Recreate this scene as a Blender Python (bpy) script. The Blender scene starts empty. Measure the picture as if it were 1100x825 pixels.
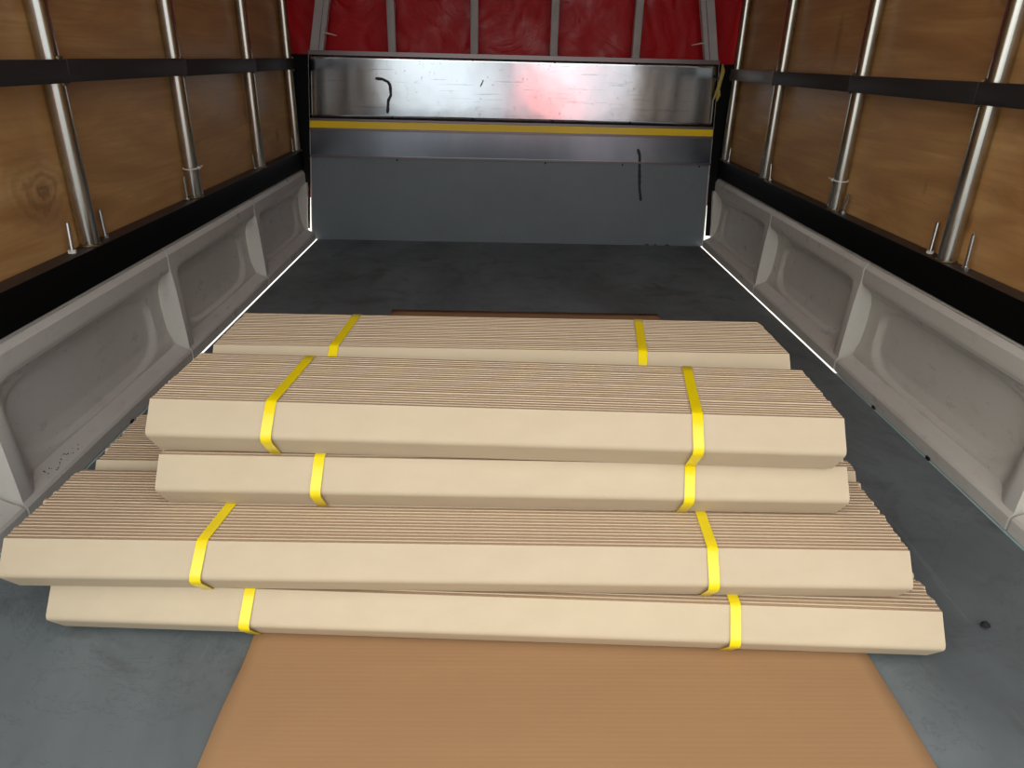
import bpy, bmesh, math, random
from math import sin, cos, pi, radians, sqrt
from mathutils import Vector, Matrix, noise
random.seed(7)
S = bpy.context.scene
COL = S.collection

# ------------------------------------------------------------------ camera
CAM_H = 0.75
pit, roll, yaw = radians(24.6), radians(1.43), radians(1.48)
fwd = Vector((sin(yaw)*cos(pit), cos(yaw)*cos(pit), -sin(pit)))
r0 = Vector((cos(yaw), -sin(yaw), 0)); u0 = r0.cross(fwd)
rgt = r0*cos(roll) + u0*sin(roll); upv = rgt.cross(fwd)
cd = bpy.data.cameras.new('camera'); cam = bpy.data.objects.new('camera', cd); COL.objects.link(cam)
cd.sensor_fit = 'HORIZONTAL'; cd.sensor_width = 36.0; cd.lens = 765.0/1100.0*36.0
cd.clip_start = 0.02
M = Matrix((rgt, upv, -fwd)).transposed().to_4x4(); M.translation = (0, 0, CAM_H)
cam.matrix_world = M
S.camera = cam

# ------------------------------------------------------------------ daylight
S.view_settings.view_transform = 'Standard'; S.view_settings.look = 'None'
S.view_settings.gamma = 1.0; S.view_settings.use_curve_mapping = False
S.view_settings.exposure = -0.17
W = bpy.data.worlds.new('sky'); S.world = W; W.use_nodes = True
nt = W.node_tree; nt.nodes.clear()
wo = nt.nodes.new('ShaderNodeOutputWorld'); wb = nt.nodes.new('ShaderNodeBackground')
tc = nt.nodes.new('ShaderNodeTexCoord')
dot = nt.nodes.new('ShaderNodeVectorMath'); dot.operation = 'DOT_PRODUCT'
dot.inputs[1].default_value = Vector((-0.66, -0.61, 0.44)).normalized()     # the bright quarter of the overcast sky: behind, left, up
rp = nt.nodes.new('ShaderNodeValToRGB')
e = rp.color_ramp.elements
e[0].position = 0.0; e[0].color = (0.9, 0.95, 1.0, 1)
e[1].position = 1.0; e[1].color = (1.0, 0.99, 0.95, 1)
ms = nt.nodes.new('ShaderNodeMapRange')
ms.inputs['From Min'].default_value = 0.1; ms.inputs['From Max'].default_value = 1.0
ms.inputs['To Min'].default_value = 0.6; ms.inputs['To Max'].default_value = 4.0
nt.links.new(tc.outputs['Generated'], dot.inputs[0])
nt.links.new(dot.outputs['Value'], rp.inputs[0]); nt.links.new(dot.outputs['Value'], ms.inputs['Value'])
# sky bands and a red patch behind the truck, shaped for the headboard's reflections
sx = nt.nodes.new('ShaderNodeSeparateXYZ'); nt.links.new(tc.outputs['Generated'], sx.inputs[0])
az = nt.nodes.new('ShaderNodeMath'); az.operation = 'ARCTAN2'
ny = nt.nodes.new('ShaderNodeMath'); ny.operation = 'MULTIPLY'; ny.inputs[1].default_value = -1
nt.links.new(sx.outputs[1], ny.inputs[0]); nt.links.new(sx.outputs[0], az.inputs[0]); nt.links.new(ny.outputs[0], az.inputs[1])
mrw = nt.nodes.new('ShaderNodeMapRange'); mrw.inputs['From Min'].default_value = -.32; mrw.inputs['From Max'].default_value = .32
nt.links.new(az.outputs[0], mrw.inputs['Value'])
azr = nt.nodes.new('ShaderNodeValToRGB'); azr.color_ramp.interpolation = 'B_SPLINE'
AZF = 1.2
AZ = [(-.32, .5), (-.25, .22), (-.18, .34), (-.11, .62), (-.03, .60), (.005, .26), (.035, .20), (.06, .70), (.10, .70), (.135, .30), (.20, .34), (.24, .12), (.275, .22), (.32, .5)]
el_ = azr.color_ramp.elements
while len(el_) < len(AZ): el_.new(.5)
for q_, (a_, v_) in enumerate(AZ): el_[q_].position = (a_+.32)/.64; el_[q_].color = (v_*AZF*.5,)*3+(1,)
nt.links.new(mrw.outputs[0], azr.inputs[0])
lo_ = nt.nodes.new('ShaderNodeMapRange'); lo_.inputs['From Min'].default_value = .10; lo_.inputs['From Max'].default_value = .30   # only low down, near the horizon
nt.links.new(sx.outputs[2], lo_.inputs['Value'])
mxa = nt.nodes.new('ShaderNodeMix'); mxa.data_type = 'FLOAT'; mxa.inputs[3].default_value = 1.0
m2 = nt.nodes.new('ShaderNodeMath'); m2.operation = 'MULTIPLY'; m2.inputs[1].default_value = 2.0
nt.links.new(azr.outputs[0], m2.inputs[0])
nt.links.new(lo_.outputs[0], mxa.inputs[0]); nt.links.new(m2.outputs[0], mxa.inputs[2])
mu = nt.nodes.new('ShaderNodeMath'); mu.operation = 'MULTIPLY'
mxa.inputs[3].default_value = 1.0
d2 = nt.nodes.new('ShaderNodeVectorMath'); d2.operation = 'DOT_PRODUCT'; d2.inputs[1].default_value = Vector((.85, -.50, .22)).normalized()   # a second, weaker bright side
nt.links.new(tc.outputs['Generated'], d2.inputs[0])
m3 = nt.nodes.new('ShaderNodeMapRange'); m3.inputs['From Min'].default_value = .35; m3.inputs['To Max'].default_value = 2.2
nt.links.new(d2.outputs['Value'], m3.inputs['Value'])
ad = nt.nodes.new('ShaderNodeMath'); ad.operation = 'ADD'; nt.links.new(ms.outputs[0], ad.inputs[0]); nt.links.new(m3.outputs[0], ad.inputs[1])
nt.links.new(ad.outputs[0], mu.inputs[0]); nt.links.new(mxa.outputs[0], mu.inputs[1])
rd = nt.nodes.new('ShaderNodeVectorMath'); rd.operation = 'DOT_PRODUCT'; rd.inputs[1].default_value = Vector((.066, -1, -.035)).normalized()
nt.links.new(tc.outputs['Generated'], rd.inputs[0])
rr_ = nt.nodes.new('ShaderNodeMapRange'); rr_.inputs['From Min'].default_value = .9990; rr_.inputs['From Max'].default_value = .9999
nt.links.new(rd.outputs['Value'], rr_.inputs['Value'])
rmx = nt.nodes.new('ShaderNodeMix'); rmx.data_type = 'RGBA'; rmx.inputs[7].default_value = (2.2, .35, .3, 1)
nt.links.new(rr_.outputs[0], rmx.inputs[0]); nt.links.new(rp.outputs[0], rmx.inputs[6])
nt.links.new(rmx.outputs[2], wb.inputs['Color']); nt.links.new(mu.outputs[0], wb.inputs['Strength'])
nt.links.new(wb.outputs[0], wo.inputs[0])
sd = bpy.data.lights.new('sun', 'SUN'); sd.energy = 6.0; sd.angle = radians(2); sd.color = (1, .96, .88)
so = bpy.data.objects.new('sun', sd); COL.objects.link(so)
so.rotation_euler = Vector((0.08, -0.62, -0.78)).to_track_quat('-Z', 'Y').to_euler()   # from ahead of the truck: the roof keeps it out of the load bed

# ------------------------------------------------------------------ materials
def srgb(r, g, b):
    f = lambda c: ((c/255.+.055)/1.055)**2.4 if c/255. > .04045 else c/255./12.92
    return (f(r), f(g), f(b), 1)
class NT:
    def __init__(s, name, rough=.5, metal=0., col=(.5,.5,.5,1)):
        s.m = bpy.data.materials.new(name); s.m.use_nodes = True; s.t = s.m.node_tree
        s.b = s.t.nodes['Principled BSDF']; s.b.inputs['Base Color'].default_value = col
        s.b.inputs['Roughness'].default_value = rough; s.b.inputs['Metallic'].default_value = metal
        s._co = None
    def n(s, k, **kw):
        x = s.t.nodes.new(k)
        for a, v in kw.items(): setattr(x, a, v)
        return x
    def l(s, a, b): s.t.links.new(a, b)
    def co(s, scale=(1,1,1), loc=(0,0,0), rot=(0,0,0)):
        t = s.n('ShaderNodeTexCoord'); mp = s.n('ShaderNodeMapping')
        mp.inputs['Scale'].default_value = scale; mp.inputs['Location'].default_value = loc; mp.inputs['Rotation'].default_value = rot
        s.l(t.outputs['Object'], mp.inputs[0]); return mp.outputs[0]
    def noise(s, scale, detail=4, rough=.5, sc=(1,1,1), loc=(0,0,0), dist=0., rot=(0,0,0)):
        x = s.n('ShaderNodeTexNoise'); x.inputs['Scale'].default_value = scale; x.inputs['Detail'].default_value = detail
        x.inputs['Roughness'].default_value = rough; x.inputs['Distortion'].default_value = dist
        s.l(s.co(sc, loc, rot), x.inputs['Vector']); return x.outputs['Fac']
    def ramp(s, fac, stops):
        x = s.n('ShaderNodeValToRGB'); el = x.color_ramp.elements
        while len(el) < len(stops): el.new(.5)
        for i, (p, c) in enumerate(stops):
            el[i].position = p; el[i].color = c if len(c) == 4 else (*c, 1)
        s.l(fac, x.inputs[0]); return x.outputs[0]
    def mix(s, fac, a, b, mode='MIX'):
        x = s.n('ShaderNodeMix', data_type='RGBA', blend_type=mode)
        for sock, v in ((0, fac), (6, a), (7, b)):
            if hasattr(v, 'is_output'): s.l(v, x.inputs[sock])
            else: x.inputs[sock].default_value = v
        return x.outputs[2]
    def math(s, op, a, b=0.):
        x = s.n('ShaderNodeMath', operation=op)
        for i, v in enumerate((a, b)):
            if hasattr(v, 'is_output'): s.l(v, x.inputs[i])
            else: x.inputs[i].default_value = v
        return x.outputs[0]
    def bump(s, h, strength=.2, dist=.001):
        x = s.n('ShaderNodeBump'); x.inputs['Strength'].default_value = strength; x.inputs['Distance'].default_value = dist
        s.l(h, x.inputs['Height']); s.l(x.outputs[0], s.b.inputs['Normal'])
    def col(s, c): s.l(c, s.b.inputs['Base Color'])
    def rgh(s, c): s.l(c, s.b.inputs['Roughness'])

g = lambda v: (v, v, v, 1)
# kraft board of the edge protectors
k = NT('kraft_board', .75)
k.col(k.mix(k.noise(35, 5, .6, sc=(.5, 1, 1)), srgb(180, 164, 138), srgb(192, 177, 151)))
k.b.inputs['Specular IOR Level'].default_value = .25
k.bump(k.noise(500, 3), .12, .0006); KRAFT = k.m
k = NT('kraft_core', .9); k.col(k.mix(k.noise(300, 3), srgb(164, 137, 110), srgb(184, 157, 128))); CORE = k.m
# corrugated sheet on the floor
k = NT('corrugated_card', .8)
a = k.noise(3, 5, .6, sc=(.7, 2.2, 1)); bnd = k.noise(60, 3, .6, sc=(.06, 1.6, 1))
c = k.mix(a, srgb(155, 121, 86), srgb(168, 132, 96)); c = k.mix(k.math('MULTIPLY', bnd, .35), c, srgb(143, 109, 76)); k.col(c)
wv = k.n('ShaderNodeTexWave'); wv.bands_direction = 'Y'; wv.inputs['Scale'].default_value = 45; k.l(k.co(), wv.inputs[0])
k.bump(wv.outputs['Fac'], .05, .001); k.b.inputs['Specular IOR Level'].default_value = .2; CARD = k.m
k = NT('strap_yellow', .33, 0, srgb(232, 208, 8))
wv = k.n('ShaderNodeTexNoise'); wv.inputs['Scale'].default_value = 900; k.l(k.co((1,.1,.1)), wv.inputs[0])
k.bump(wv.outputs['Fac'], .15, .0004); k.b.inputs['Coat Weight'].default_value = .3; STRAP = k.m
# floor: worn dark sheet steel / grey paint
k = NT('floor_sheet', .5)
a = k.noise(2.2, 7, .62, sc=(1, .55, 1), dist=.6); b_ = k.noise(9, 6, .65, loc=(3, 1, 0), dist=.8)
c = k.ramp(a, [(.3, srgb(76, 81, 83)), (.5, srgb(94, 101, 104)), (.7, srgb(113, 122, 125))])
c = k.mix(k.ramp(b_, [(.55, g(0)), (.72, g(.55))]), c, srgb(70, 74, 75))
sc = k.noise(3, 6, .7, sc=(9, .25, 1), rot=(0, 0, .35), dist=1.2)
c = k.mix(k.ramp(sc, [(.64, g(0)), (.68, g(.18)), (.72, g(0))]), c, srgb(135, 146, 148))
sc2 = k.noise(2.3, 8, .72, loc=(7, 2, 0), dist=1.5)
c = k.mix(k.ramp(sc2, [(.497, g(0)), (.502, g(.5)), (.507, g(0))]), c, srgb(54, 58, 62))
s3 = k.noise(4.5, 5, .6, loc=(1, 5, 0), sc=(1, .8, 1), dist=.5)
c = k.mix(k.ramp(s3, [(.56, g(0)), (.68, g(.6))]), c, srgb(62, 60, 60))
k.col(c); k.rgh(k.ramp(b_, [(.2, g(.38)), (.8, g(.6))])); k.bump(a, .1, .004); k.b.inputs['Specular IOR Level'].default_value = .4; FLOOR = k.m
# painted pressed steel of the drop sides
k = NT('dropside_paint', .3)
a = k.noise(5, 6, .65); d_ = k.noise(26, 7, .7, sc=(1, .45, 1))
c = k.mix(a, srgb(190, 186, 177), srgb(202, 199, 191))
c = k.mix(k.ramp(d_, [(.55, g(0)), (.75, g(.5))]), c, srgb(166, 156, 145))
sp = k.noise(160, 2, .5); c = k.mix(k.ramp(sp, [(.74, g(0)), (.78, g(.7))]), c, srgb(70, 62, 56))
k.col(c); k.rgh(k.ramp(d_, [(.3, g(.24)), (.8, g(.5))])); PAINT = k.m
k = NT('galvanised_tube', .22, 1.)
a = k.noise(40, 5, .6, sc=(1, 1, .15)); k.col(k.mix(a, srgb(172, 172, 165), srgb(208, 208, 200)))
k.rgh(k.ramp(a, [(.3, g(.15)), (.7, g(.28))])); TUBE = k.m
k = NT('weld_scorched', .45, .9); k.col(k.mix(k.noise(180, 4), srgb(60, 46, 34), srgb(170, 150, 110))); k.bump(k.noise(250, 3), .8, .002); WELD = k.m
k = NT('black_primer', .55); k.col(k.mix(k.noise(30, 5), srgb(7, 7, 7), srgb(11, 11, 11))); k.b.inputs['Specular IOR Level'].default_value = .1; BLACK = k.m
k = NT('ply_tinted_primer', .6); k.col(k.mix(k.noise(25, 5), srgb(38, 30, 25), srgb(62, 48, 38))); RAIL_TOP = k.m  # rail top: browned primer with the plywood's reflection mixed into the colour
k = NT('flat_bar_steel', .6, 0); k.col(k.mix(k.noise(60, 5, .6, sc=(1, .1, 1)), srgb(34, 32, 32), srgb(48, 46, 45))); BAR = k.m
k = NT('bare_bar_steel', .45, .3); k.col(k.mix(k.noise(60, 5, .6, sc=(1, .1, 1)), srgb(104, 104, 102), srgb(150, 150, 146))); BARE = k.m
k = NT('bright_zinc', .25, 1., srgb(205, 208, 208)); ZINC = k.m
k = NT('white_nylon', .4, 0, srgb(220, 218, 210)); NYLON = k.m
k = NT('marker_ink', .5, 0, srgb(10, 10, 12)); INK = k.m
k = NT('black_rubber', .8, 0, srgb(22, 20, 20)); RUBBER = k.m
# plywood
k = NT('plywood', .38)
gr = k.noise(3.0, 6, .6, sc=(1, .5, 3.2), dist=1.6)
w1 = k.n('ShaderNodeTexWave', wave_type='RINGS', rings_direction='X'); w1.inputs['Scale'].default_value = 2.2
w1.inputs['Distortion'].default_value = 5.; w1.inputs['Detail'].default_value = 4; w1.inputs['Detail Scale'].default_value = 1.2
k.l(k.co((1, .55, 1.8), (0, .3, .4)), w1.inputs[0])
c = k.ramp(gr, [(.3, srgb(162, 118, 68)), (.5, srgb(186, 142, 88)), (.72, srgb(206, 167, 110))])
c = k.mix(k.math('MULTIPLY', w1.outputs['Fac'], .28), c, srgb(160, 116, 70))
fg = k.noise(8, 5, .7, sc=(1, .3, 14)); c = k.mix(k.ramp(fg, [(.45, g(0)), (.7, g(.4))]), c, srgb(150, 110, 68))
dn = k.noise(9, 4, .6); geo = k.n('ShaderNodeTexCoord')
def spot(px, py, pz, r, amt, rings=True, sy=1., sz=1.):
    global c
    mp = k.n('ShaderNodeMapping'); mp.vector_type = 'POINT'; mp.inputs['Location'].default_value = (-px, -py*sy, -pz*sz); mp.inputs['Scale'].default_value = (1, sy, sz)
    k.l(geo.outputs['Object'], mp.inputs[0]); ln = k.n('ShaderNodeVectorMath', operation='LENGTH'); k.l(mp.outputs[0], ln.inputs[0])
    dd = k.math('ADD', ln.outputs['Value'], k.math('MULTIPLY', k.math('SUBTRACT', dn, .5), r*1.1))
    mask = k.ramp(k.math('DIVIDE', dd, r), [(.0, g(amt)), (.35, g(amt*.6)), (1., g(0))])
    if rings:
        rg = k.math('SINE', k.math('MULTIPLY', dd, 230.)); mask = k.math('MULTIPLY', mask, k.math('ADD', k.math('MULTIPLY', rg, .35), .75))
    c = k.mix(mask, c, srgb(82, 46, 22))
spot(-.866, 1.395, .500, .105, .62, True, .75, 1.35)
for a_ in ((-.866, 2.95, .455, .03, .6, False), (.981, 1.55, .875, .05, .45, True, .7, 1.2), (.981, 2.28, .82, .05, .5, False, 2., .5), (.981, 1.66, .50, .022, .5, False, 2.2, .8), (.981, 1.47, .455, .022, .45, False, 2.2, .6)): spot(*a_)
k.col(c); k.rgh(k.ramp(gr, [(.3, g(.36)), (.7, g(.5))])); PLY = k.m
# galvanised sheets
k = NT('galvanised_sheet', .3, 1.)
a = k.noise(6, 6, .6, sc=(1, 1, .5)); b_ = k.noise(45, 6, .75)
c = k.mix(a, srgb(180, 190, 197), srgb(206, 214, 220))
c = k.mix(k.ramp(b_, [(.60, g(0)), (.68, g(.45))]), c, srgb(90, 94, 98))
sc = k.noise(6, 5, .7, sc=(.5, 1, 14)); c = k.mix(k.ramp(sc, [(.60, g(0)), (.64, g(.45)), (.68, g(0))]), c, srgb(80, 84, 88))
k.col(c); k.rgh(k.ramp(a, [(.3, g(.09)), (.75, g(.17))])); k.bump(k.noise(3, 3, .5), .15, .01); GALV = k.m
k = NT('galvanised_dim_mirror', .24, 1.); k.col(k.mix(k.noise(9, 6, .6, sc=(1, 1, .3)), srgb(112, 120, 130), srgb(150, 158, 168))); GALV2 = k.m  # middle sheet: the darker scene it mirrors is painted into the colour
k = NT('dull_grey_sheet', .5, .35)
a = k.noise(4, 6, .6); c = k.mix(a, srgb(100, 107, 111), srgb(118, 126, 130))
c = k.mix(k.ramp(k.noise(22, 6, .7), [(.64, g(0)), (.74, g(.5))]), c, srgb(84, 90, 94)); k.col(c); SHEET = k.m
k = NT('rolled_edge_steel', .35, 1., srgb(120, 112, 112)); EDGE = k.m
k = NT('yellow_tape', .3); k.col(k.mix(k.noise(5, 4), srgb(246, 205, 8), srgb(252, 214, 20))); k.b.inputs['Coat Weight'].default_value = .4; TAPE = k.m
k = NT('post_primer', .5); k.col(k.mix(k.noise(30, 4), srgb(158, 154, 152), srgb(184, 180, 178))); POST = k.m
k = NT('sill_paint', .35, 0, srgb(170, 196, 196)); SILL = k.m
k = NT('yellow_foam', .8); k.col(k.mix(k.noise(60, 4), srgb(150, 130, 60), srgb(206, 186, 104))); FOAM = k.m
k = NT('concrete_yard', .85); k.col(k.mix(k.noise(1.5, 6), srgb(178, 176, 170), srgb(206, 204, 198))); YARD = k.m
k = NT('dark_yard_behind', .9); k.col(k.mix(k.noise(9, 6), srgb(78, 78, 80), srgb(104, 104, 106))); YARD_DARK = k.m  # unseen ground behind, made dark to dim the headboard's reflections
# red vinyl tarpaulin: glossy, a little daylight passes through
k = NT('red_vinyl', .42); k.rgh(k.ramp(k.noise(6, 4, .6, loc=(4, 0, 2)), [(.45, g(.55)), (.66, g(.25))])); k.b.inputs['Specular IOR Level'].default_value = .3
a = k.noise(7, 5, .6, dist=1.); k.col(k.mix(a, srgb(168, 0, 8), srgb(190, 0, 12)))
k.bump(k.noise(5, 4, .55, sc=(1, 1, 1), dist=2.2), .3, .02)
tr = k.n('ShaderNodeBsdfTranslucent'); tr.inputs[0].default_value = srgb(190, 8, 16)
mx = k.n('ShaderNodeMixShader'); mx.inputs[0].default_value = .02
k.l(k.b.outputs[0], mx.inputs[1]); k.l(tr.outputs[0], mx.inputs[2]); k.l(mx.outputs[0], k.t.nodes['Material Output'].inputs[0]); TARP = k.m

# ------------------------------------------------------------------ helpers
def obj(name, bm, mat, parent=None, smooth=None, kind=None, label=None):
    me = bpy.data.meshes.new(name); bmesh.ops.recalc_face_normals(bm, faces=bm.faces); bm.to_mesh(me); bm.free()
    for m in (mat if isinstance(mat, (list, tuple)) else [mat]): me.materials.append(m)
    o = bpy.data.objects.new(name, me); COL.objects.link(o)
    if smooth is not None: me.shade_smooth(); me.set_sharp_from_angle(angle=radians(smooth))
    if parent: o.parent = parent
    if kind: o['kind'] = kind
    if label: o['label'] = label
    return o
def tag(o, label, cat, group=None):
    o['label'] = label; o['category'] = cat
    if group: o['group'] = group
    return o
def thing(name, label, cat, loc=(0,0,0), rz=0, group=None):
    o = bpy.data.objects.new(name, None); COL.objects.link(o); o.location = loc; o.rotation_euler = (0, 0, rz)
    o.empty_display_size = .05
    return tag(o, label, cat, group)
def box(bm, x0, x1, y0, y1, z0, z1, bev=0., mi=0):
    r = bmesh.ops.create_cube(bm, size=1.)
    vs = r['verts']
    for v in vs:
        v.co = Vector((x0+(v.co.x+.5)*(x1-x0), y0+(v.co.y+.5)*(y1-y0), z0+(v.co.z+.5)*(z1-z0)))
    fs = {f for v in vs for f in v.link_faces}
    for f in fs: f.material_index = mi
    if bev:
        bmesh.ops.bevel(bm, geom=list({e for f in fs for e in f.edges}), offset=bev, segments=2, affect='EDGES', profile=.5)
    return vs
def tube(bm, pts, rad, n=16, cap=True, mi=0):
    pts = [Vector(p) for p in pts]; rads = rad if isinstance(rad, (list, tuple)) else [rad]*len(pts)
    rings = []; prev = None
    for i, p in enumerate(pts):
        t = (pts[min(i+1, len(pts)-1)] - pts[max(i-1, 0)]).normalized()
        if prev is None: a = t.orthogonal().normalized()
        else: a = (prev - t*prev.dot(t)).normalized()
        prev = a; b = t.cross(a)
        rings.append([bm.verts.new(p + (a*cos(2*pi*j/n)+b*sin(2*pi*j/n))*rads[i]) for j in range(n)])
    for q in range(len(rings)-1):
        for j in range(n):
            f = bm.faces.new((rings[q][j], rings[q][(j+1)%n], rings[q+1][(j+1)%n], rings[q+1][j])); f.material_index = mi
    if cap:
        bm.faces.new(list(reversed(rings[0]))).material_index = mi; bm.faces.new(rings[-1]).material_index = mi
def B(): return bmesh.new()
def ribbon(bm, path, w, thick, axis=0):
    """closed strip with thickness along path of (centre, half-width vector, normal)"""
    ring = []
    for c, hw, nn in path:
        ring.append([bm.verts.new(c-hw), bm.verts.new(c+hw), bm.verts.new(c+hw+nn*thick), bm.verts.new(c-hw+nn*thick)])
    m = len(ring)
    for i in range(m):
        a, b = ring[i], ring[(i+1) % m]
        for j in range(4): bm.faces.new((a[j], a[(j+1)%4], b[(j+1)%4], b[j]))

# ------------------------------------------------------------------ the setting
XL, XR = -0.800, 0.915          # inner faces of the two drop sides
YB = 3.15                       # headboard
def X(side, d): return XL - d if side < 0 else XR + d
bm = B(); box(bm, XL+.003, XR-.003, .28, YB+.012, -.03, 0., .001)
obj('floor', bm, FLOOR, kind='structure')
bm = B(); box(bm, -14, 14, -.6, 16, -.86, -.80); obj('ground', bm, YARD, kind='structure')
bm = B(); box(bm, -14, 14, -14, -.6, -.86, -.80); obj('ground', bm, YARD_DARK, kind='structure')
for side, y1, nm in ((-1, 1.50, 'trim_1'), (1, 1.74, 'trim_2')):
    bm = B(); x0, x1 = sorted((X(side, -.0038), X(side, .03)))
    box(bm, x0, x1, .28, y1, -.035, -.0005, .001)
    for yy in ([.52, .83, 1.12, 1.40] if side < 0 else [.62, .95, 1.28, 1.52]):
        box(bm, *sorted((X(side, -.003), X(side, .012))), yy, yy+.012, -.01, .006, 0, 1)
    obj(nm, bm, [SILL, RUBBER], kind='structure')
for side, nm in ((-1, 'wall_left'), (1, 'wall_right')):
    bm = B(); box(bm, *sorted((X(side, .066), X(side, .084))), .25, YB+.115, .30, 1.9)
    obj(nm, bm, PLY, kind='structure')
# tarpaulin in front and overhead
def tarp_sheet(name, fn, nu, nv, mat, **kw):
    bm = B(); G = [[bm.verts.new(fn(i/nu, j/nv)) for j in range(nv+1)] for i in range(nu+1)]
    for i in range(nu):
        for j in range(nv): bm.faces.new((G[i][j], G[i+1][j], G[i+1][j+1], G[i][j+1]))
    o = obj(name, bm, mat, smooth=80, **kw)
    md = o.modifiers.new('thick', 'SOLIDIFY'); md.thickness = .0012; return o
def wr(x, z, s=1.):
    p = Vector((x*1.6, z*2.6, 3.1)); w = noise.noise(p*1.7)
    r = 1-abs(noise.noise(Vector((x*5+w*2.5, z*5-w*2, 1.3))))*2
    r2 = 1-abs(noise.noise(Vector((x*12+w*4, z*11+w*3, 7.7))))*2
    return s*(.006*w + .004*max(0, r)**3 + .0020*max(0, r2)**3)
front = tarp_sheet('tarpaulin', lambda u, v: Vector((-1.02+u*2.14, 3.27+wr(-1+2.1*u, v*1.6), .16+v*1.78)), 190, 150, TARP)
tag(front, 'wrinkled shiny red tarpaulin stretched behind the headboard posts', 'tarpaulin')
ceil = tarp_sheet('ceiling', lambda u, v: Vector((-.98+u*2.08, .22+v*3.08, 1.90+.02*sin(u*pi)+.4*wr(u*2, v*3))), 60, 80, TARP, kind='structure')

# ------------------------------------------------------------------ drop sides
LEDGE = [(.000,.0025), (.000,.028), (.0035,.0335)]
PR = LEDGE + [(.035,.050), (.0365,.0475), (.040,.062), (.048,.085), (.052,.12), (.054,.155), (.0535,.190), (.048,.216), (.034,.234), (.0235,.2415), (.0205,.250), (.020,.283), (.027,.296), (.060,.297), (.060,.304), (.064,.304)]
PP = LEDGE + [(.006,.037), (.0062,.040), (.007,.064), (.008,.085), (.010,.12), (.012,.155), (.014,.190), (.016,.213), (.018,.232), (.0195,.240), (.0200,.250), (.020,.283), (.027,.296), (.060,.297), (.060,.304), (.064,.304)]
# the thin return above the roll, visible as a pale line under the black rail
PR[-3:] = [(.031,.2965), (.032,.300), (.062,.300)]; PP[-3:] = PR[-3:]
def sm(t): t = max(0., min(1., t)); return t*t*(3-2*t)
def dense(P, q=5):
    o = []
    for i in range(len(P)-1):
        for j in range(q): t = j/q; o.append((P[i][0]+(P[i+1][0]-P[i][0])*t, P[i][1]+(P[i+1][1]-P[i][1])*t))
    return o + [P[-1]]
DR, DP = dense(PR), dense(PP)
def side_panel(side, y0, y1, parent):
    bm = B(); L = y1-y0
    ys = [0, .001, .012, .024]+[.024+.076*i/12 for i in range(1, 13)]+[.10+(L-.10-.007)*i/60 for i in range(1, 61)]
    G = []
    for t in ys:
        m = sm((t-.024)/.07); row = []
        for (dr, zr), (dp, zp) in zip(DR, DP):
            d = dp+(dr-dp)*m; z = zp+(zr-zp)*m
            # rounded-rectangle stamping inside the recess
            cy, cz = (t-(.07+(L-.19)/2+.03))/((L-.17)/2), (zr-.135)/.078
            rr = (abs(cy)**5+abs(cz)**3)**(1/4.)
            if .03 < zr < .25: d += .011*sm((1.06-rr)/.09)*m
            # the far end of each panel curls back towards the seam
            if zr > .04 and zr < .24: d += .004*sm((t-(L-.05))/.05)
            row.append(bm.verts.new((X(side, d), y0+t, z)))
        G.append(row)
    for i in range(len(G)-1):
        for j in range(len(G[0])-1): bm.faces.new((G[i][j], G[i+1][j], G[i+1][j+1], G[i][j+1]))
    # back sheet and end plates close the pressing
    nb = []
    for i, row in ((0, G[0]), (-1, G[-1])):
        a = bm.verts.new((X(side, .075), row[0].co.y, .0025)); b = bm.verts.new((X(side, .075), row[0].co.y, .300))
        bm.faces.new(row + [b, a]); nb.append((a, b))
    bm.faces.new((nb[0][0], nb[0][1], nb[1][1], nb[1][0]))
    bm.faces.new([r[0] for r in G]+[nb[1][0], nb[0][0]]); bm.faces.new([r[-1] for r in G]+[nb[1][1], nb[0][1]])
    obj('pressed_panel', bm, PAINT, parent, smooth=24)
RIBS = [.325, 1.037, 1.758, 2.440, 3.138]
for side, lab in ((-1, 'pale grey pressed-steel dropside with recessed panels along the left edge of the bed'), (1, 'pale grey pressed-steel dropside with recessed panels along the right edge of the bed')):
    t = thing('dropside', lab, 'dropside', (0, 0, 0), group='dropsides of the truck bed')
    for a, b in zip(RIBS, RIBS[1:]): side_panel(side, a, b, t)
    # curved end post cover at the headboard
    bm = B(); n = 14; vs = []
    pts = [(.004, .036)]+[(.004+.012*(i/n)+.0*i, .036+.21*i/n) for i in range(1, n)]+[(.05, .246), (.05, .036)]
    pts = [(.030,.036),(.026,.10),(.020,.16),(.013,.225),(.014,.246),(.048,.246),(.056,.19),(.058,.14),(.052,.08),(.036,.05)]
    lo = [bm.verts.new((X(side, d), YB-.034, z)) for d, z in pts]; hi = [bm.verts.new((X(side, d), YB-.012, z)) for d, z in pts]
    bm.faces.new(lo); bm.faces.new(hi[::-1])
    for i in range(len(pts)): bm.faces.new((lo[i], lo[(i+1)%len(pts)], hi[(i+1)%len(pts)], hi[i]))
    obj('end_plate', bm, PAINT, t)

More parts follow.
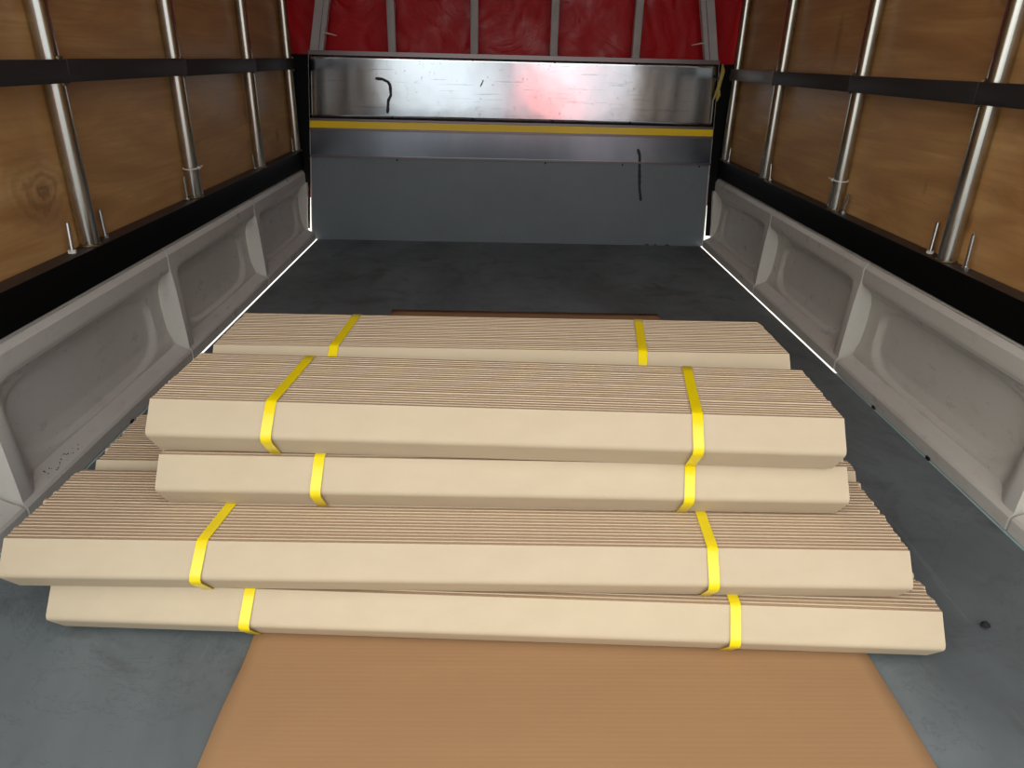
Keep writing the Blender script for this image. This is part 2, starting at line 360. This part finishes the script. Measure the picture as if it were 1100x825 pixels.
# ------------------------------------------------------------------ welded side frames
POLES = [.93, 1.48, 2.04, 2.63, 3.13]
RT = .376
def side_frame(side, lab):
    t = thing('side_frame', lab, 'frame', group='welded frames on the dropsides')
    bm = B(); box(bm, *sorted((X(side, .024), X(side, .065))), .28, YB-.005, .3035, RT, .003)
    bm.normal_update()
    for f in bm.faces:
        if f.normal.z > .5: f.material_index = 1
    obj('bottom_rail', bm, [BLACK, RAIL_TOP], t, smooth=40, label='black painted steel channel')
    xc = X(side, .045); r = .0185
    for k, y in enumerate(POLES):
        bm = B(); tube(bm, [(xc, y, RT), (xc+.0, y, 1.0), (xc, y, 1.86)], r, 24)
        p = obj('post', bm, TUBE, t, smooth=50)
        bm = B()   # weld bead around the foot
        pts = [(xc+cos(a)*(r+.001), y+sin(a)*(r+.001), RT+.002+.001*sin(a*5)) for a in [i*2*pi/20 for i in range(21)]]
        tube(bm, pts, [.0028+.0008*sin(i*2.1) for i in range(21)], 6); obj('weld_bead', bm, WELD, p, smooth=60)
        for zz in (.686, .731):     # weld lumps where the flat bar crosses
            bm = B(); tube(bm, [(X(side, .024), y+.008*side, zz), (X(side, .029), y+.012, zz), (X(side, .034), y+.016, zz+.001)], [.003, .0042, .002], 8)
            obj('weld_lump', bm, WELD, p, smooth=60)
    cuts = [.28]+[p+.013 for p in POLES[:-1]]+[YB-.006]
    for a, b in zip(cuts, cuts[1:]):
        lift = random.uniform(-.0012, .0012)
        bm = B(); box(bm, *sorted((X(side, .0255), X(side, .0195))), a+.0012, b-.0012, .688+lift, .729+lift, .0012)
        bare = side > 0 and b > 3
        obj('cross_bar', bm, BARE if bare else BAR, t, smooth=40, label='bare grey flat steel bar' if bare else 'dark flat steel bar')
    # threaded bolt ends standing either side of each post
    for k, y in enumerate(POLES):
        for s in (-1, 1):
            if k == 4 and s == 1: continue
            yy = y + s*(.066 if k < 2 else .05); hh = random.uniform(.058, .078) if k < 2 else random.uniform(.05, .065)
            lean = (random.uniform(-.004, .004), random.uniform(-.010, .010))
            xb = xc+side*.002
            bm = B()
            n = 26; pts = [(xb+lean[0]*i/n, yy+lean[1]*i/n, RT+hh*i/n) for i in range(n+1)]
            tube(bm, pts, [.0038 if i % 2 else .0043 for i in range(n+1)], 12)
            o = obj('threaded_rod', bm, ZINC, t, smooth=30)
            bm = B(); tube(bm, [(xb, yy, RT-.0005), (xb, yy, RT+.006)], .0078, 6); obj('nut', bm, NYLON if (k == 1 and side*s > 0 or (k == 1 and side < 0 and s < 0)) else ZINC, o)
    return t
fl = side_frame(-1, 'welded frame of upright steel tubes on a black rail against the left plywood wall')
fr = side_frame(1, 'welded frame of upright steel tubes on a black rail against the right plywood wall')
def tie(side, y, z, r=.0200, lab=''):
    bm = B(); xc = X(side, .045); n = 28
    tube(bm, [(xc+cos(i*2*pi/n)*r, y+sin(i*2*pi/n)*r, z+.002*sin(i*2*pi/n)) for i in range(n+1)], .0018, 6, cap=False)
    box(bm, *sorted((xc-side*r-.004, xc-side*r+.003)), y+.003, y+.011, z-.003, z+.003)
    tube(bm, [(xc-side*r, y+.010, z), (xc-side*(r+.004), y+.024, z+.004)], .0014, 6)
    tag(obj('cable_tie', bm, NYLON, smooth=50), lab, 'cable tie', 'cable ties on posts')
tie(1, 2.04, .459, lab='white cable tie around the second post from the front on the right')
tie(-1, 2.04, .455, lab='thin pale tie ring around the second post from the front on the left')

# ------------------------------------------------------------------ headboard
def xl(z): return -.822+(.056)*z/.75 + .003
def xr(z): return .923-(.034)*z/.75 - .003
hb = thing('headboard', 'galvanised steel headboard with a yellow stripe closing the far end of the bed', 'headboard')
def trap(bm, z0, z1, y0, y1, inset=0., bev=.0008, mi=0):
    vs = [bm.verts.new(c) for c in ((xl(z0)+inset, y0, z0), (xr(z0)-inset, y0, z0), (xr(z1)-inset, y0, z1), (xl(z1)+inset, y0, z1),
                                    (xl(z0)+inset, y1, z0), (xr(z0)-inset, y1, z0), (xr(z1)-inset, y1, z1), (xl(z1)+inset, y1, z1))]
    for f in ((0,1,2,3), (5,4,7,6), (1,5,6,2), (4,0,3,7), (3,2,6,7), (4,5,1,0)): bm.faces.new([vs[i] for i in f]).material_index = mi
bm = B(); trap(bm, .0005, .356, YB, YB+.004); obj('lower_sheet', bm, SHEET, hb, label='large dull grey sheet')
bm = B(); trap(bm, .356, .463, YB-.003, YB+.004); obj('middle_sheet', bm, GALV2, hb, label='narrow galvanised sheet')
bm = B(); trap(bm, .352, .3595, YB-.012, YB-.003); obj('fold', bm, EDGE, hb)
bm = B(); trap(bm, .459, .4655, YB-.018, YB-.003); trap(bm, .4985, .506, YB-.018, YB-.003); trap(bm, .4655, .4985, YB-.011, YB-.003)
obj('stripe_channel', bm, EDGE, hb)
bm = B(); trap(bm, .4690, .4960, YB-.0122, YB-.0110, .001); obj('yellow_tape', bm, TAPE, hb, label='yellow tape stripe')
# upper sheet, slightly buckled
bm = B(); nu, nv = 60, 14; G = []
for i in range(nu+1):
    row = []
    for j in range(nv+1):
        z = .504+(.748-.504)*j/nv; x = xl(z)+(xr(z)-xl(z))*i/nu
        row.append(bm.verts.new((x, YB-.004+.0030*min(1, i/6, (nu-i)/6)*noise.noise(Vector((x*2.2, z*3.5, 5.))), z)))
    G.append(row)
for i in range(nu):
    for j in range(nv): bm.faces.new((G[i][j], G[i+1][j], G[i+1][j+1], G[i][j+1]))
o = obj('upper_sheet', bm, GALV, hb, smooth=60, label='shiny galvanised sheet'); md = o.modifiers.new('t', 'SOLIDIFY'); md.thickness = .002; md.offset = -1
bm = B(); trap(bm, .744, .760, YB-.014, YB+.03); obj('top_rail', bm, EDGE, hb)
for z, xs in ((.738, [-.755, -.437, -.11, .222, .552, .872]), (.516, [-.44, -.11, .222, .545]), (.700, [.874]), (.345, [-.80, -.43, .2, .53, .86])):
    for x in xs:
        bm = B(); bmesh.ops.create_uvsphere(bm, u_segments=10, v_segments=6, radius=.0042)
        for v in bm.verts: v.co = Vector((x, YB-.0065 if z > .36 else YB, z)) + Vector((v.co.x, v.co.y*.5, v.co.z))
        obj('rivet', bm, RUBBER, hb, smooth=60)
def ink(pts, w, y, nm='marker_line'):
    bm = B(); prev = None; q = []
    for i in range(len(pts)-1):
        for j in range(6):
            t = j/6; q.append((pts[i][0]+(pts[i+1][0]-pts[i][0])*t, pts[i][1]+(pts[i+1][1]-pts[i][1])*t))
    q.append(pts[-1])
    for i, (x, z) in enumerate(q):
        a = Vector(q[max(0, i-1)]); b = Vector(q[min(len(q)-1, i+1)]); tt = (b-a).normalized(); nn = Vector((-tt.y, tt.x))
        ww = w*(.75+.5*abs(noise.noise(Vector((i*.4, 0, w*99)))))*(.6 if i in (0, len(q)-1) else 1)
        v = [bm.verts.new((x+nn.x*s*ww, y+d, z+nn.y*s*ww)) for s, d in ((1, 0), (-1, 0), (-1, .002), (1, .002))]
        if prev:
            for k in range(4): bm.faces.new((prev[k], prev[(k+1)%4], v[(k+1)%4], v[k]))
        else: bm.faces.new(v)
        prev = v
    bm.faces.new(prev[::-1]); obj(nm, bm, INK, hb)
ink([(-.503,.662), (-.475,.660), (-.452,.650), (-.444,.636), (-.443,.600), (-.455,.578), (-.460,.530)], .0062, YB-.0085)
ink([(.589,.412), (.600,.385), (.604,.33), (.608,.29), (.612,.25), (.623,.196)], .0066, YB-.0052)
ink([(-.065,.666), (-.078,.640)], .0026, YB-.0082)
for x, w in ((.66, .018), (.70, .012), (.75, .02)):
    ink([(x, .003), (x+w, .0035)], .0030, YB-.001, 'dirt_mark')
# frame posts above the headboard
for x in (-.432, -.103, .216, .548):
    bm = B(); box(bm, x-.0155, x+.0155, YB+.006, YB+.036, .70, 1.88, .003); obj('post', bm, POST, hb, smooth=40)
for s, xa, za, xb, zb in ((-1, xl(.76)+.012, .40, xl(.76)+.012+(.76-.40)*0, 0), (1, 0, 0, 0, 0)):
    k_ = .215*(1 if s < 0 else -1); base = -.744 if s < 0 else .868
    for off, w, y0, y1 in ((0, .016, YB+.004, YB+.034), (.030*(1 if s < 0 else -1), .010, YB+.018, YB+.05)):
        bm = B(); vs = []
        zs = (.70, 1.60)
        c = [(base+off*(.8)+k_*(z-.76)) for z in zs]
        for (cx_, z) in zip(c, zs):
            vs.append([bm.verts.new((cx_+dx, y, z)) for dx, y in ((-w, y0), (w, y0), (w, y1), (-w, y1))])
        for q in range(4): bm.faces.new((vs[0][q], vs[0][(q+1)%4], vs[1][(q+1)%4], vs[1][q]))
        bm.faces.new(vs[0]); bm.faces.new(vs[1][::-1])
        obj('slanted_post', bm, POST, hb)
bm = B(); box(bm, -.60, .72, YB+.004, YB+.034, 1.585, 1.62, .003); obj('frame_crossbar', bm, POST, hb)
for side in (-1, 1):     # black plates added to close the corner between headboard and side frame
    bm = B(); f = xl if side < 0 else xr
    x0 = f(.5)+side*.008; vs = [(f(.31)+side*.006, .31), (X(side, .064), .31), (X(side, .064), .745), (f(.745)+side*.006, .745)]
    lo = [bm.verts.new((a, YB+.012, b)) for a, b in vs]; hi = [bm.verts.new((a, YB+.018, b)) for a, b in vs]
    bm.faces.new(lo); bm.faces.new(hi[::-1])
    for q in range(4): bm.faces.new((lo[q], lo[(q+1)%4], hi[(q+1)%4], hi[q]))
    obj('corner_plate', bm, BLACK, hb)
for side in (-1, 1):     # lower fillers leave a narrow slot of daylight beside the sheet
    bm = B(); f = xl if side < 0 else xr
    vs = [(f(.045)+side*.013, .045), (X(side, .064), .045), (X(side, .064), .31), (f(.31)+side*.006, .31)]
    lo = [bm.verts.new((a, YB+.012, b)) for a, b in vs]; hi = [bm.verts.new((a, YB+.016, b)) for a, b in vs]
    bm.faces.new(lo); bm.faces.new(hi[::-1])
    for q in range(4): bm.faces.new((lo[q], lo[(q+1)%4], hi[(q+1)%4], hi[q]))
    obj('corner_filler', bm, BLACK, hb)
for side in (-1, 1):     # folded side edges
    f = xl if side < 0 else xr
    bm = B(); vs = []
    for z in (.002, .758):
        x = f(z); vs.append([bm.verts.new((x+dx*side, y, z)) for dx, y in ((-.002, YB-.0015), (.003, YB-.0015), (.003, YB+.02), (-.004, YB+.02))])
    for q in range(4): bm.faces.new((vs[0][q], vs[0][(q+1)%4], vs[1][(q+1)%4], vs[1][q]))
    bm.faces.new(vs[0]); bm.faces.new(vs[1][::-1]); obj('edge_flange', bm, POST, hb)
for x, z, s, lab in ((-.695, .822, 1, 'white cable tie end poking from the left slanted headboard post'), (.815, .820, -1, 'white cable tie end poking from the right slanted headboard post')):
    bm = B(); tube(bm, [(x-.004*s, YB+.002, z+.006*0), (x+.012*s, YB-.012, z), (x+.05*s, YB-.01, z-.008)], [.003, .0028, .0015], 8)
    tag(obj('cable_tie', bm, NYLON, smooth=60), lab, 'cable tie', 'cable ties on posts')
bm = B()
tube(bm, [(.899, YB-.012, .745), (.902, YB-.020, .72), (.897, YB-.022, .69), (.893, YB-.016, .655), (.897, YB-.018, .63), (.893, YB-.016, .605)], [.003, .009, .008, .008, .009, .002], 10)
tube(bm, [(.893, YB-.016, .655), (.886, YB-.02, .64), (.882, YB-.018, .615)], [.006, .006, .003], 8)
tag(obj('foam_strip', bm, FOAM, smooth=60), 'ragged yellow foam strip stuck at the top right corner of the headboard', 'foam strip')

# ------------------------------------------------------------------ cardboard sheet on the floor
def sheet_fn():
    bm = B(); nu, nv = 40, 60; x0, x1, y0, y1 = -.335, .526, .38, 2.195
    G = []
    for i in range(nu+1):
        row = []
        for j in range(nv+1):
            u, v = i/nu, j/nv; x = x0+(x1-x0)*u; y = y0+(y1-y0)*v
            if i == 0: x += .004*noise.noise(Vector((0, y*9, 1)))+.0015*noise.noise(Vector((0, y*40, 1)))
            if i == nu: x += .002*noise.noise(Vector((5, y*9, 1)))
            z = .0030 + .0008*noise.noise(Vector((x*3, y*3, 0)))
            # creases at the near left corner
            cx, cy = x+.27, y-.60
            for ax, ay, l in ((.9, .43, .05), (.35, .94, .04)):
                dd = abs(cx*ax-cy*ay); z += .004*max(0, 1-dd/.010)*max(0, 1-math.hypot(cx, cy)/.09)
            z += .0007*max(0, 1-abs(x-.12)/.006)
            row.append(bm.verts.new((x, y, z)))
        G.append(row)
    for i in range(nu):
        for j in range(nv): bm.faces.new((G[i][j], G[i+1][j], G[i+1][j+1], G[i][j+1]))
    o = obj('cardboard_sheet', bm, CARD, smooth=70)
    md = o.modifiers.new('t', 'SOLIDIFY'); md.thickness = .0026; md.offset = -1
    return tag(o, 'large flat brown corrugated cardboard sheet spread on the floor under the bundles', 'cardboard sheet')
sheet_fn()

# ------------------------------------------------------------------ bundles of edge protectors
A_, DYT = .0390, .030           # half height, set-back of the tips
PITCH = .0072
def board_mesh(length, pitch):
    t = pitch*.803*.94; bm = B()
    T = Vector((DYT, A_)); u = T.normalized(); nn = Vector((u.y, -u.x))
    outer = [T]
    for s in (1., .75, .5, .3, .15, 0, -.15, -.3, -.5, -.75, -1.):      # rounded nose
        q = .0085; p = u*q
        a = Vector((p.x, p.y*s)); outer.append(Vector((p.x*(.5+.5*s*s), p.y*s)))
    outer.append(Vector((T.x, -T.y)))
    ib = T+Vector((pitch*.86, -pitch*.12)); inner = [ib]
    for s in (1., .6, .3, 0, -.3, -.6, -1.):
        q = .006; p = u*q
        inner.append(Vector((pitch*.95+p.x*(.35+.65*s*s), p.y*s)))
    inner.append(Vector((ib.x, -ib.y)))
    # order outer (top->bottom) then inner (bottom->top)
    sec = outer+inner[::-1]; no = len(outer); ns = len(sec)
    segs = 24; rings = []
    for i in range(segs+1):
        x = -length/2+length*i/segs
        rings.append([bm.verts.new((x, p.x, p.y)) for p in sec])
    for i in range(segs):
        for j in range(ns):
            f = bm.faces.new((rings[i][j], rings[i][(j+1)%ns], rings[i+1][(j+1)%ns], rings[i+1][j]))
            if j in (no-1, ns-1): f.material_index = 1
            f.smooth = (1 <= j <= no-3) or (no+1 <= j <= ns-3)
    # end faces as strips between outer and inner skins
    for r, flip in ((rings[0], 0), (rings[-1], 1)):
        f = bm.faces.new(r if flip else r[::-1]); f.material_index = 1
    bmesh.ops.triangulate(bm, faces=[f for f in bm.faces if len(f.verts) > 4])
    me = bpy.data.meshes.new('edge_protector'); bmesh.ops.recalc_face_normals(bm, faces=bm.faces); bm.to_mesh(me); bm.free()
    me.materials.append(KRAFT); me.materials.append(CORE); me.shade_smooth(); me.set_sharp_from_angle(angle=radians(28))
    return me
GROUP = 'strapped bundles of cardboard edge protectors'
def bundle(label, pl, pr, z, n, straps, pitch=PITCH, jit=.0015, bow=0., drift=(0, 0)):
    pl, pr = Vector(pl), Vector(pr); L = (pr-pl).length; c = (pl+pr)/2; rz = math.atan2(pr.y-pl.y, pr.x-pl.x)
    t = thing('edge_protector_bundle', label, 'bundle', (c.x, c.y, z-A_), rz, GROUP)
    me = board_mesh(L, pitch)
    if bow:
        for v in me.vertices:
            x = v.co.x/(L/2); v.co.z += bow*(x*x); 
    dx = 0.
    for k in range(n):
        if k and random.random() < .4: dx = random.uniform(-jit, jit)*1.6
        o = bpy.data.objects.new('edge_protector', me); COL.objects.link(o); o.parent = t
        f = k/max(1, n-1)
        o.location = (0 if k == 0 else dx+random.uniform(-jit, jit)+drift[0]*f, pitch*k, A_+(0 if k == 0 else random.uniform(-.00015, .00015)))
        if k and random.random() < .08: o.location.z += .0005
    D = pitch*(n-1)
    for (x_a, x_t, x_b) in straps:          # local x at the nose, the front tip and the back
        loops = [(x_a, .0008, -.006), (x_a, -.0005, 0.), (x_a+(x_t-x_a)*.12, .0030, .0065), (x_t, DYT-.001, A_-.0006), (x_t+(x_b-x_t)*.03, DYT+.003, A_+.0004)]
        for i in range(1, 8): loops.append((x_t+(x_b-x_t)*i/8, DYT+D*i/8, A_+.0006-.0008*sin(pi*i/8)))
        tb = pitch*.803*.97
        loops += [(x_b, DYT+D+.0005, A_+.0006), (x_b, DYT+D+.007, A_-.004), (x_b, DYT+D+.008, 0), (x_b, DYT+D+.007, -A_+.004), (x_b, DYT+D, -A_-.0006),
                  (x_b+(x_a-x_b)*.5, DYT+D*.5, -A_-.0004), (x_a, DYT+.002, -A_-.0006), (x_a, DYT-.002, -A_+.0006)]
        m = len(loops); path = []
        for i in range(m):
            a, b = loops[i-1], loops[(i+1) % m]
            d = Vector((0, b[1]-a[1], b[2]-a[2])).normalized(); nn = Vector((0, -d.z, d.y))
            x, y, zz = loops[i]; path.append((Vector((x, y, zz+A_))+nn*.0006, Vector((.0072, 0, 0)), nn))
        bm = B(); ribbon(bm, path, 0, .0009); obj('strap', bm, STRAP, t, smooth=50)
    return t
Z = [.0450, .1249, .2048, .2847]
def lx(x, pl, pr): return x-(pl[0]+pr[0])/2
def bd(label, pl, pr, lvl, n, straps, **kw):
    return bundle(label, pl, pr, Z[lvl], n, [tuple(lx(q, pl, pr) for q in s) for s in straps], **kw)
# lowest layer
bd('bundle of kraft edge protectors at the very bottom front, lying on the brown cardboard sheet', (-.604,.752), (.606,.706), 0, 23,
   [(-.334,-.331,-.325), (.326,.328,.33)], drift=(-.004, 0), jit=.0018)
bd('edge protector bundle on the floor behind the bottom front one, buried under the pile', (-.600,.952), (.598,.936), 0, 20, [(-.31,-.31,-.31), (.33,.33,.33)])
# second layer
bd('wide kraft bundle at the front, second from bottom, its left end touching the photo edge', (-.640,.743), (.556,.733), 1, 24,
   [(-.386,-.382,-.366), (.291,.291,.300)], jit=.0022, drift=(.006, 0))
bd('edge protector bundle behind the widest bundle, only its left end peeking out', (-.622,.943), (.575,.935), 1, 22, [(-.33,-.33,-.33), (.31,.31,.31)], jit=.002)
# third layer
bd('shorter bundle directly beneath the topmost front bundle, resting on the widest bundle', (-.461,.827), (.490,.815), 2, 23,
   [(-.243,-.241,-.236), (.268,.271,.272)], jit=.002)
bd('edge protector bundle under the rear top bundle, buried inside the pile', (-.455,1.035), (.47,1.028), 2, 21, [(-.24,-.24,-.24), (.26,.26,.26)])
# top layer
bd('topmost front bundle of kraft edge protectors with two yellow straps', (-.464,.838), (.464,.806), 3, 23,
   [(-.303,-.301,-.292), (.269,.269,.287)], jit=.0007)
bd('rearmost bundle of the top layer, behind the topmost front bundle and nearest the headboard', (-.450,1.036), (.476,1.033), 3, 22,
   [(-.262,-.259,-.250), (.235,.237,.256)], jit=.0007)

# ------------------------------------------------------------------ small bits
bm = B()
for i in range(26):
    t_ = i/26; y_ = 1.12+.12*t_+random.uniform(-.01, .01)
    d_ = random.uniform(.008, .024); q_ = random.uniform(.0006, .0016)
    r_ = bmesh.ops.create_icosphere(bm, subdivisions=1, radius=q_)
    for v in r_['verts']: v.co += Vector((X(-1, d_), y_, .0335+(d_-.0035)*.524+.0002))
tag(obj('dirt_specks', bm, RUBBER, kind='stuff'), 'scatter of tiny black dirt specks on the ledge of the left dropside', 'dirt')
bm = B(); bmesh.ops.create_icosphere(bm, subdivisions=3, radius=1.)
for v in bm.verts:
    n_ = 1+.35*noise.noise(v.co*1.9+Vector((3, 3, 3))); v.co = Vector((.729+v.co.x*.0066*n_, .797+v.co.y*.0062*n_, .0048+v.co.z*.0050*n_))
tag(obj('pebble', bm, RUBBER, smooth=60), 'small black pebble on the bare floor right of the bundles', 'pebble')
